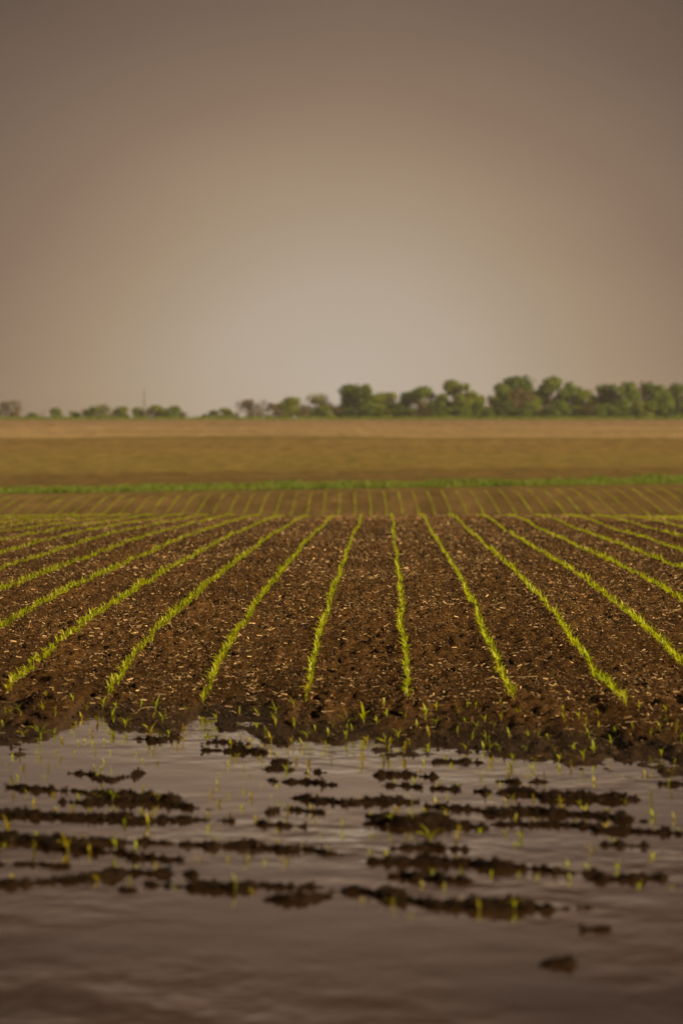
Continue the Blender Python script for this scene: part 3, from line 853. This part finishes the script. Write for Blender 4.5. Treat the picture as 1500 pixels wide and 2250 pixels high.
def build_straw():
    protos = [straw_proto(s) for s in range(40)]
    x, y = rand_view(330000, 17.9, 80)
    n = len(x)
    mask = .5 + .5 * vnoise(x / .38, y / 2.4, 1)
    cl = np.clip(.55 + .6 * vnoise(x / 1.3, y / 3, 60) + .25 * vnoise(x / .4, y / .8, 62), 0, 1)
    cl = cl * (1 - .30 * sstep(-.5, -3.5, x))
    keep = rng.uniform(0, 1, n) < (.16 + .80 * cl + .15 * (1 - mask)) * (.42 + .58 * sstep(18.5, 22.5, y))
    x, y = x[keep], y[keep]
    z = ground(x, y)
    ok = z > ZW + .008
    x, y, z = x[ok], y[ok], z[ok]
    s = (.008 + .066 * rng.beta(1.05, 3.8, len(x))) * (.72 + .013 * y)
    tone = np.clip(rng.beta(1.15, 1.9, len(x)) + .14 * vnoise(x / .9, y / 1.4, 61), 0, 1) * np.clip(.35 + (z - ZW) / .13, .4, 1)
    rot = rng.normal(0, .8, len(x)) + np.pi * (rng.uniform(0, 1, len(x)) < .5)
    V, Fc, T = scatter(protos, np.stack([x, y, z + .007 + .006 * rng.uniform(0, 1, len(x))], 1), s, rot, tone, rng.normal(0, .33, len(x)))
    tag(link('straw_litter', mesh_np('straw_litter', V, Fc, M['straw'], False, {'tone': T})), 'short pale bits of dry crop residue strewn over the soil', 'straw', None, 'stuff')


build_straw()


def ico(seed, rough=.28, sub=0):
    g = (1 + 5 ** .5) / 2
    v = np.array([(-1, g, 0), (1, g, 0), (-1, -g, 0), (1, -g, 0), (0, -1, g), (0, 1, g), (0, -1, -g), (0, 1, -g), (g, 0, -1), (g, 0, 1), (-g, 0, -1), (-g, 0, 1)], float)
    f = [(0, 11, 5), (0, 5, 1), (0, 1, 7), (0, 7, 10), (0, 10, 11), (1, 5, 9), (5, 11, 4), (11, 10, 2), (10, 7, 6), (7, 1, 8), (3, 9, 4), (3, 4, 2), (3, 2, 6), (3, 6, 8), (3, 8, 9), (4, 9, 5), (2, 4, 11), (6, 2, 10), (8, 6, 7), (9, 8, 1)]
    v /= np.linalg.norm(v[0])
    for _ in range(sub):
        vl = [tuple(a) for a in v]; mid = {}; nf = []
        def m(a, b):
            k = (min(a, b), max(a, b))
            if k not in mid:
                p = np.array(vl[a]) + np.array(vl[b]); p /= np.linalg.norm(p)
                vl.append(tuple(p)); mid[k] = len(vl) - 1
            return mid[k]
        for a, b, c in f:
            ab, bc, ca = m(a, b), m(b, c), m(c, a)
            nf += [(a, ab, ca), (b, bc, ab), (c, ca, bc), (ab, bc, ca)]
        v, f = np.array(vl), nf
    q = np.random.default_rng(seed)
    v = v * (1 + q.uniform(-rough, rough, (len(v), 1)))
    v = v * np.array([1.0, q.uniform(.7, 1), q.uniform(.5, .75)])
    return v, np.array(f)


def lump(seed):
    q = np.random.default_rng(seed)
    v = np.array([(1, 0, 0), (-1, 0, 0), (0, 1, 0), (0, -1, 0), (0, 0, .8), (0, 0, -.6)], float)
    v = v * q.uniform(.65, 1.25, (6, 1)) + q.uniform(-.2, .2, (6, 3))
    f = np.array([(0, 2, 4), (2, 1, 4), (1, 3, 4), (3, 0, 4), (2, 0, 5), (1, 2, 5), (3, 1, 5), (0, 3, 5)])
    return v, f


def build_crumbs():
    protos = [lump(s) for s in range(16)]
    x, y = rand_view(125000, 17.8, 66)
    mask = .5 + .5 * vnoise(x / .38, y / 2.4, 1)
    keep = rng.uniform(0, 1, len(x)) < .45 + .75 * mask
    x, y = x[keep], y[keep]
    z = ground(x, y); ok = z > ZW + .004
    x, y, z = x[ok], y[ok], z[ok]
    s = (.0045 + .021 * rng.beta(.9, 4.2, len(x))) * (.65 + .018 * y)
    tone = np.clip(rng.beta(.8, 1.9, len(x)) * np.clip((z - ZW) / .12, .35, 1), 0, 1)
    # crumbs lying on the mud banks
    bv = np.concatenate([v[v[:, 2] > ZW + .006] for _, _, v in BANK_INFO])
    pk = bv[rng.integers(0, len(bv), 4500)]
    bs_ = .004 + .014 * rng.beta(.9, 4.0, len(pk))
    x = np.concatenate([x, pk[:, 0] + rng.uniform(-.01, .01, len(pk))]); y = np.concatenate([y, pk[:, 1] + rng.uniform(-.01, .01, len(pk))])
    z = np.concatenate([z, pk[:, 2]]); s = np.concatenate([s, bs_]); tone = np.concatenate([tone, rng.beta(1.0, 4.0, len(pk)) * .6])
    V, Fc, T = scatter(protos, np.stack([x, y, z + s * .35], 1), s, rng.uniform(0, 6.28, len(x)), tone)
    tag(link('soil_crumbs', mesh_np('soil_crumbs', V, Fc, M['crumb'], False, {'tone': T})), 'loose dark soil crumbs scattered over the tilled ground', 'soil crumbs', None, 'stuff')


build_crumbs()
GAPS = ['left of the leftmost row', 'between leftmost and second rows', 'between second and third rows', 'between third and fourth rows',
        'between fourth and fifth rows', 'between fifth and sixth rows', 'between sixth and seventh rows', 'right of the seventh row']


def gap(x):
    i = int(math.floor((x - (ROW0 - 4 * ROWS)) / ROWS)) + 1
    return GAPS[max(0, min(7, i))]


COUNT = ['nearest', 'second', 'third', 'fourth', 'fifth', 'sixth', 'seventh', 'eighth', 'ninth', 'tenth', 'eleventh', 'twelfth', 'thirteenth', 'fourteenth', 'fifteenth',
         'sixteenth', 'seventeenth', 'eighteenth', 'nineteenth', 'twentieth', 'twenty-first', 'twenty-second', 'twenty-third', 'twenty-fourth', 'twenty-fifth', 'twenty-sixth']


def number(made, what, cat):
    by = {}
    for o in made:
        by.setdefault(gap(o.location.x), []).append(o)
    for g, os_ in by.items():
        os_.sort(key=lambda o: o.location.y)
        for i, o in enumerate(os_):
            c = COUNT[min(i, len(COUNT) - 1)]
            tag(o, '%s %s, %s' % (what, g, 'nearest the puddle' if i == 0 else c + ' from the puddle'), cat, what + 's on the tilled soil')


def build_pieces():
    """the clods and stalk pieces large enough to pick out one by one"""
    cm = []
    for s in range(6):
        v, f = ico(50 + s, .20, 2)
        cm.append(mesh_np('soil_clod', v, f, M['clod'], False))
    spots = [(95, 1578), (100, 1590), (12, 1526), (285, 1524), (70, 1625), (40, 1632), (880, 1560), (905, 1535), (450, 1512), (1130, 1452), (1165, 1420), (1110, 1465), (1060, 1370),
             (30, 1440), (60, 1420), (95, 1455), (150, 1445), (250, 1437), (245, 1418), (215, 1480), (330, 1425), (160, 1360), (420, 1418), (520, 1440), (590, 1500), (560, 1470), (750, 1460),
             (780, 1480), (830, 1430), (1000, 1480), (1240, 1440), (1290, 1480), (1340, 1520), (1400, 1480), (1450, 1540), (1380, 1350), (1440, 1330), (1330, 1300), (1215, 1335), (705, 1532),
             (300, 1500), (350, 1540), (120, 1530), (180, 1555), (215, 1550), (20, 1590), (560, 1560), (640, 1590), (1000, 1560), (1250, 1560), (1420, 1640), (1390, 1645), (1460, 1600)]
    made = []
    for px, py in spots:
        w = at_z(px, py, .1 if py < 1500 else 0)
        z = float(ground(w.x, w.y))
        w = at_z(px, py, z); z = float(ground(w.x, w.y))
        s = rnd.uniform(.022, .05)
        o = link('soil_clod', cm[rnd.randrange(6)], None, (w.x, w.y, z + s * .2))
        o.rotation_euler = (0, 0, rnd.uniform(0, 6.28)); o.scale = (s * rnd.uniform(1, 1.5), s, s)
        made.append(o)
    number(made, 'dark soil clod', 'soil clod')
    # stalk pieces: split tubes with a frayed end
    tm = []
    for s in range(6):
        q = random.Random(s)
        vs, fs = [], []
        b = q.uniform(-.10, .10)
        for i in range(5):
            t = i / 4 - .5
            r = .05 * (1 - .25 * i / 4) * q.uniform(.85, 1.15)
            for k in range(6):
                a = k * math.pi / 3
                vs.append((t + (.03 * q.uniform(-1, 1) if i in (0, 4) else 0), r * math.cos(a) + b * (1 - 4 * t * t), r * .7 * math.sin(a) + .03 * (1 - 4 * t * t)))
        for i in range(4):
            for k in range(6):
                fs.append((i * 6 + k, i * 6 + (k + 1) % 6, i * 6 + 6 + (k + 1) % 6, i * 6 + 6 + k))
        nb = len(fs)
        tm.append(mesh_np('stalk_piece', np.array(vs), np.array(fs), M['stalk'], True))
    named = [(1190, 1436, .085, 0), (1160, 1472, .20, .1), (900, 1295, .12, .6), (462, 1265, .07, 1.5), (460, 1375, .16, -.7), (545, 1434, .11, .7), (570, 1430, .10, .9), (610, 1335, .10, .2),
             (870, 1280, .14, .1), (960, 1230, .14, .9), (985, 1180, .12, .1), (1060, 1165, .2, .1), (1430, 1205, .18, .2), (1480, 1165, .16, .1), (300, 1230, .12, 0), (392, 1225, .14, .2), (760, 1470, .12, .2),
             (545, 1455, .08, .3), (490, 1290, .12, .1), (1270, 1180, .2, .2), (1355, 1245, .2, 1.1), (825, 1500, .08, .2), (720, 1570, .12, .2), (945, 1595, .10, .3), (1250, 1610, .10, .1), (1190, 1615, .06, .3)]
    for _ in range(84):
        named.append((rnd.uniform(10, 1490), rnd.uniform(1175, 1560), rnd.uniform(.07, .15), rnd.gauss(0, .6)))
    made = []
    for px, py, L, a in named:
        w = at_z(px, py, .18 if py < 1450 else 0)
        z = float(ground(w.x, w.y)); w = at_z(px, py, z + .02); z = float(ground(w.x, w.y))
        o = link('stalk_piece', tm[rnd.randrange(6)], None, (w.x, w.y, z + .012))
        o.rotation_euler = (rnd.uniform(0, 6), rnd.uniform(-.12, .12), a); o.scale = (L * .75, L * .55, L * .55)
        made.append(o)
    number(made, 'pale dry stalk piece', 'stalk piece')


build_pieces()

# ------------------------------------------------------------------ grass of the ditch strip and of the ridge
def tuft_proto(seed, nb=7):
    q = random.Random(seed)
    vs, fs = [], []
    for b in range(nb):
        a = q.uniform(0, 6.28); r = q.uniform(0, .25)
        bx, by = r * math.cos(a), r * math.sin(a)
        L = q.uniform(.6, 1.0); out = q.uniform(.1, .5); w = q.uniform(.04, .09)
        da = q.uniform(0, 6.28)
        wx, wy = w * math.cos(da), w * math.sin(da)
        o = len(vs)
        vs += [(bx - wx, by - wy, -.1), (bx + wx, by + wy, -.1), (bx + wx * .7 + out * .4 * math.cos(a), by + wy * .7 + out * .4 * math.sin(a), L * .6),
               (bx - wx * .7 + out * .4 * math.cos(a), by - wy * .7 + out * .4 * math.sin(a), L * .6),
               (bx + wx * .1 + out * math.cos(a), by + out * math.sin(a), L), (bx - wx * .1 + out * math.cos(a), by + out * math.sin(a), L)]
        fs += [(o, o + 1, o + 2, o + 3), (o + 3, o + 2, o + 4, o + 5)]
    return np.array(vs), np.array(fs)


TUFT = [tuft_proto(s) for s in range(8)]


def build_grass():
    n = 7500
    x = rng.uniform(-38, 34, n); y = rng.uniform(164, 196, n)
    e = vnoise(x / 3.5, 0 * x, 70)
    keep = (y > 165 + 1.2 * e) & (y < 194 + 1.5 * e)
    x, y = x[keep], y[keep]
    z = ground(x, y)
    clump = np.clip(vnoise(x / 1.8, y / 5, 71) + .25 * vnoise(x / .7, y / 2, 72), -.4, 1)
    s = (.22 + .16 * clump) * rng.uniform(.75, 1.25, len(x)) * (1 + .35 * sstep(2, 14, x) * np.clip(clump, 0, 1))
    tone = np.clip(.6 - .45 * clump + rng.normal(0, .15, len(x)), 0, 1)
    V, Fc, T = scatter(TUFT, np.stack([x, y, z], 1), np.clip(s, .1, .62), rng.uniform(0, 6.28, len(x)), tone)
    tag(link('grass', mesh_np('grass', V, Fc, M['grass'], False, {'tone': T})), 'bright green grass strip across the foot of the hill field', 'grass', None, 'stuff')
    n = 3200
    x = rng.uniform(-125, 125, n); y = rng.uniform(700, 722, n)
    z = ground(x, y)
    V, Fc, T = scatter(TUFT, np.stack([x, y, z], 1), rng.uniform(.5, 1.1, n), rng.uniform(0, 6.28, n), rng.uniform(.2, .9, n))
    tag(link('ridge_grass', mesh_np('ridge_grass', V, Fc, M['grass'], False, {'tone': T})), 'thin green grass verge along the ridge below the trees', 'grass', None, 'stuff')


build_grass()

# ------------------------------------------------------------------ trees on the ridge
def crown_mesh(seed, mat, nleaf=1500, lobes=16, airy=0.0, low=.06, leaf=.050, top=.5):
    """leaf-sized faces spread through lobes that fill a unit-wide, unit-high crown"""
    q = np.random.default_rng(seed)
    C, Rd = [], []
    for i in range(lobes):
        h = low + (1 - low) * (i + .5) / lobes
        env = min(1, .72 + 1.2 * h) * max(0, 1 - max(0, h - .38) ** 2 / .50) ** .6
        r = q.uniform(.12, .25) * (1 - .2 * h)
        a = q.uniform(0, 6.28)
        rr = max(0, .5 * env - r * .8) * math.sqrt(q.uniform(.15, 1))
        C.append((rr * math.cos(a), rr * math.sin(a), min(h, 1 - r * .75))); Rd.append(r)
    C, Rd = np.array(C), np.array(Rd)
    k = q.choice(lobes, nleaf, p=Rd ** 2 / (Rd ** 2).sum())
    dv = q.normal(0, 1, (nleaf, 3)); dv /= np.linalg.norm(dv, axis=1)[:, None]
    rad = q.uniform(.45 - .25 * airy, 1.08 + .2 * airy, nleaf) ** .7
    P = C[k] + dv * (Rd[k] * rad)[:, None]
    P[:, 2] = np.clip(P[:, 2], .01, None)
    nv = dv + q.normal(0, .6, (nleaf, 3)); nv /= np.linalg.norm(nv, axis=1)[:, None]
    t = np.cross(nv, q.normal(0, 1, (nleaf, 3))); t /= np.linalg.norm(t, axis=1)[:, None]
    b = np.cross(nv, t)
    s = leaf * q.uniform(.6, 1.3, nleaf)[:, None]
    V = np.stack([P - t * s, P - b * s * .6, P + t * s, P + b * s * .6], 1).reshape(-1, 3)
    Fc = np.arange(nleaf * 4).reshape(-1, 4)
    lt = q.uniform(0, 1, lobes)
    tone = np.repeat(np.clip(.25 + .5 * lt[k] + q.normal(0, .15, nleaf), 0, 1), 4)
    return mesh_np('crown', V, Fc, mat, False, {'tone': tone})


def limb_arrays(seed, depth, h, r, spread, nb):
    q = random.Random(seed)
    vs, fs = [], []
    def seg(p0, p1, r0, r1):
        d = (p1 - p0).normalized()
        u = d.orthogonal().normalized(); w = d.cross(u)
        o = len(vs)
        for p, rr in ((p0, r0), (p1, r1)):
            for k in range(5):
                a = k * 2 * math.pi / 5
                vs.append(tuple(p + u * rr * math.cos(a) + w * rr * math.sin(a)))
        for k in range(5):
            fs.append((o + k, o + (k + 1) % 5, o + 5 + (k + 1) % 5, o + 5 + k))
    def grow(p, d, L, rr, lv):
        mid = p + d * L * .5 + Vector((q.uniform(-1, 1), q.uniform(-1, 1), 0)) * L * .06
        e = p + d * L
        seg(p, mid, rr, rr * .8); seg(mid, e, rr * .8, rr * .6)
        if lv == 0:
            return
        for i in range(nb):
            nd_ = (d + Vector((q.uniform(-1, 1), q.uniform(-1, 1), q.uniform(-.1, .5))) * spread).normalized()
            grow(p + d * L * q.uniform(.55, 1), nd_, L * q.uniform(.55, .8), rr * .55, lv - 1)
    grow(Vector((0, 0, -.03)), Vector((0, 0, 1)), h, r, depth)
    return np.array(vs), np.array(fs)


FOL = ('f_yellow', 'f_mid', 'f_dark', 'f_pale', 'f_brown')
CROWNS = {}
for i, f in enumerate(FOL):
    air = {'f_pale': .8, 'f_brown': .6}.get(f, .32)
    CROWNS[f] = [crown_mesh(10 * i + v, M[f], 1300 if air > .5 else 2300, 9 + 3 * v, air, .05, .046 if air < .5 else .038) for v in range(5)]
TRUNKS = [mesh_np('trunk', *limb_arrays(s, 2, .42, .032, .75, 3), M['bark'], True) for s in range(4)]
BARE = [mesh_np('branches', *limb_arrays(20 + s, 4, .34, .020, .62, 3), M['twig'], True) for s in range(2)]


def tree(px, top, wpx, fol, label, D=740, base=922, cat='tree', name='ridge_tree', depth=1.0):
    """a tree rooted on the ridge at distance D, as tall and wide as it measures there"""
    w = at_d(px, base, D)
    z = float(ground(w.x, w.y, False))
    t = at_d(px, top, D)
    H = t.z - z
    W = wpx * D / F
    e = link(name, None, None, (w.x, w.y, z))
    e.rotation_euler = (0, 0, rnd.uniform(0, 6.28))
    tag(e, label, cat, 'trees and bushes along the ridge')
    tr = link('trunk', TRUNKS[rnd.randrange(4)], e)
    tr.scale = (min(W, H * 1.1), min(W, H * 1.1), H)
    if fol == 'bare':
        b = link('branches', BARE[rnd.randrange(2)], e); b.scale = (W, W, H)
    else:
        c = link('crown', rnd.choice(CROWNS[fol]), e); c.scale = (W, W * depth, H)
        c.rotation_euler = (0, 0, rnd.uniform(0, 6.28))
    return e


TREES = [
    (22, 883, 50, 'f_brown', 'dark russet rounded bush at the far left end of the ridge'),
    (-30, 900, 50, 'f_mid', 'green bush just past the left edge of the view'),
    (70, 909, 26, 'f_mid', 'low green bush right of the russet bush at far left'),
    (123, 898, 25, 'f_mid', 'small upright green tree leaning right, left part of the ridge'),
    (162, 906, 27, 'f_yellow', 'low yellowish bush between the small upright tree and the wide tree'),
    (203, 897, 46, 'f_mid', 'denser left half of the wide left tree group', ),
    (224, 891, 46, 'f_pale', 'pale airy crown, right half of the wide left tree group'),
    (270, 896, 36, 'f_yellow', 'round yellow-green tree between wide group and utility pole'),
    (304, 897, 27, 'f_mid', 'small green tree just left of the tall utility pole'),
    (344, 893, 48, 'f_yellow', 'rounded yellow-green tree just right of the tall utility pole'),
    (382, 894, 34, 'f_mid', 'darker green tree at the right end of the left tree group'),
    (402, 908, 18, 'f_brown', 'thin brown bush ending the left tree group'),
    (470, 903, 22, 'f_mid', 'leftmost low bush right of the gap in the trees'),
    (494, 899, 32, 'f_yellow', 'wider low bush right of the gap in the trees'),
    (520, 910, 22, 'f_brown', 'faint brown low bush left of the bare tree'),
    (547, 880, 50, 'f_brown', 'brown budding shrub left of the bare tree'),
    (575, 866, 56, 'bare', 'bare branching tree spreading above brown shrubs'),
    (600, 888, 44, 'f_brown', 'brown shrub right of the bare tree'),
    (640, 876, 62, 'f_yellow', 'broad yellow-green tree left of the pale thin tree'),
    (665, 895, 30, 'f_brown', 'small brownish bush between yellow-green and pale trees'),
    (700, 870, 62, 'f_pale', 'pale thin-leaved tree left of the tall dark tree'),
    (716, 893, 46, 'f_yellow', 'olive bush at the foot of the pale thin tree'),
    (766, 848, 62, 'f_dark', 'tall dark green tree standing at the left end of the wood'),
    (798, 850, 56, 'f_mid', 'tall mid green tree beside the dark tree at the wood end'),
    (755, 884, 30, 'f_pale', 'pale brownish bush in front of the tall dark tree'),
    (848, 866, 62, 'f_yellow', 'yellow-green rounded tree in the dip right of the tall pair'),
    (822, 890, 40, 'f_mid', 'low green bush filling the dip right of the tall pair'),
    (900, 864, 50, 'f_dark', 'dark-sided tree left of the long middle wood'),
    (940, 853, 70, 'f_mid', 'broad mid green tree in the middle wood'),
    (976, 868, 50, 'f_yellow', 'yellow-green bushy tree below the pale topped tree'),
    (1006, 840, 78, 'f_yellow', 'tall loose-topped tree in the middle of the wood'),
    (1045, 872, 56, 'f_yellow', 'low yellowish tree in the dip before the highest tree'),
    (1128, 831, 104, 'f_dark', 'highest dark green dome of the wood', 775),
    (1098, 846, 60, 'f_mid', 'green tree left in front of the dark dome'),
    (1140, 856, 66, 'f_brown', 'large russet bush in front of the dark dome'),
    (1172, 872, 46, 'f_yellow', 'yellow-green bush right of the large russet bush'),
    (1212, 833, 72, 'f_mid', 'tall round green tree right of the dark dome', 755),
    (1254, 844, 50, 'f_mid', 'narrower green tree right of the tall round one'),
    (1288, 860, 52, 'f_yellow', 'lower yellow-green tree before the notch in the wood'),
    (1212, 893, 50, 'f_brown', 'low russet bush at the foot of the tall round tree'),
    (1338, 848, 62, 'f_dark', 'dark green tree just right of the notch in the wood'),
    (1376, 843, 56, 'f_mid', 'green tree left of the pole with transformer'),
    (1420, 845, 66, 'f_dark', 'dark green tree right of the pole with transformer'),
    (1452, 850, 46, 'f_mid', 'green tree before the last notch at the right'),
    (1488, 847, 56, 'f_dark', 'dark green tree cut by the right edge of the view'),
    (1540, 845, 66, 'f_mid', 'green tree just past the right edge of the view'),
    (1600, 850, 70, 'f_dark', 'dark tree farther past the right edge of the view'),
    (870, 898, 40, 'f_mid', 'low green bush under the yellow-green rounded tree'),
    (925, 893, 46, 'f_brown', 'low brown bush at the foot of the broad mid green tree'),
    (1010, 894, 52, 'f_mid', 'low green bush under the loose-topped tree'),
    (1075, 893, 46, 'f_brown', 'low brown bush left of the large russet bush'),
    (1262, 895, 44, 'f_yellow', 'low yellow-green bush under the narrower green tree'),
    (1318, 890, 42, 'f_mid', 'low green bush below the notch in the wood'),
    (1360, 892, 44, 'f_dark', 'low dark bush left of the transformer pole foot'),
    (1440, 892, 50, 'f_dark', 'low dark bush right of the transformer pole foot'),
    (450, 912, 18, 'f_mid', 'smallest low bush in the gap between the tree groups'),
]
for i in range(26):
    TREES.append((742 + i * 30.5 + rnd.uniform(-6, 6), rnd.uniform(882, 902), rnd.uniform(34, 52), rnd.choice(('f_yellow', 'f_mid', 'f_mid', 'f_brown', 'f_dark')),
                  'low undergrowth bush at the wood edge, ' + ('leftmost' if i == 0 else COUNT[i] + ' from left'), 722))
for i, t in enumerate(TREES):
    px, top, wp, fol, lab = t[:5]
    D = t[5] if len(t) > 5 else (728 if top > 884 else 742 + (i * 7) % 13)
    bush = 'bush' in lab or 'shrub' in lab
    tree(px, top - 2, wp * 1.42, fol, lab, D, 922, 'bush' if bush else 'tree', 'ridge_bush' if bush else 'ridge_tree')

# ------------------------------------------------------------------ utility poles on the ridge
def tube(pts, n=8):
    vs, fs = [], []
    for (x, y, z, r) in pts:
        for k in range(n):
            a = k * 2 * math.pi / n
            vs.append((x + r * math.cos(a), y + r * math.sin(a), z))
    for i in range(len(pts) - 1):
        for k in range(n):
            fs.append((i * n + k, i * n + (k + 1) % n, (i + 1) * n + (k + 1) % n, (i + 1) * n + k))
    m = len(pts) - 1
    vs += [(pts[m][0], pts[m][1], pts[m][2])]
    return np.array(vs), [np.array(fs), np.array([(m * n + k, m * n + (k + 1) % n, len(vs) - 1) for k in range(n)])]


def box(x0, x1, y0, y1, z0, z1):
    v = np.array([(x, y, z) for z in (z0, z1) for y in (y0, y1) for x in (x0, x1)])
    return v, np.array([(0, 2, 3, 1), (4, 5, 7, 6), (0, 1, 5, 4), (2, 6, 7, 3), (0, 4, 6, 2), (1, 3, 7, 5)])


def pole(px, top, D, r, label, arm=True, transformer=False):
    w = at_d(px, 922, D); z = float(ground(w.x, w.y, False)); H = at_d(px, top, D).z - z
    e = link('utility_pole', None, None, (w.x, w.y, z))
    tag(e, label, 'utility pole', 'utility poles on the ridge')
    link('post', mesh_np('post', *tube([(0, 0, -.3, r), (0, 0, H * .5, r * .88), (0, 0, H, r * .72)]), M['pole'], True), e)
    if arm:
        link('crossarm', mesh_np('crossarm', *box(-.12, .12, r * .8, r * .8 + .12, H - .75, H - .6), M['pole']), e).scale = (1, 1, 1)
        for s in (-1, 1):
            link('insulator', mesh_np('insulator', *tube([(s * .08, r * .85 + .06, H - .6, .03), (s * .08, r * .85 + .06, H - .5, .045), (s * .08, r * .85 + .06, H - .42, .02)], 6), M['metal'], True), e)
    if transformer:
        link('transformer', mesh_np('transformer', *tube([(.4, 0, H - 1.5, .26), (.4, 0, H - 1.45, .30), (.4, 0, H - .55, .30), (.4, 0, H - .45, .12)], 12), M['metal'], True), e)


pole(317, 855, 722, .20, 'tall pale utility pole standing among the left ridge trees')
pole(90, 897, 730, .10, 'short thin pole left of the pair beside the low green bush', False)
pole(97, 897, 730, .10, 'short thin pole right of the pair beside the low green bush', False)
pole(1407, 834, 722, .15, 'tall utility pole with a transformer in front of the right wood', True, True)

# ------------------------------------------------------------------ the air between here and the ridge
def build_haze():
    V, Fc = box(-1500, 1500, -80, 1100, -4.0, 24.0)
    m = bpy.data.materials.new('haze')
    m.use_nodes = True
    n, l = m.node_tree.nodes, m.node_tree.links
    n.clear()
    out = n.new('ShaderNodeOutputMaterial')
    pv = n.new('ShaderNodeVolumePrincipled')
    pv.inputs['Color'].default_value = (.93, .90, .86, 1)
    pv.inputs['Density'].default_value = .00013
    l.new(pv.outputs[0], out.inputs['Volume'])
    tag(link('haze', mesh_np('haze', V, Fc, m)), 'thin warm haze over the whole field and ridge', 'haze', None, 'stuff')


build_haze()
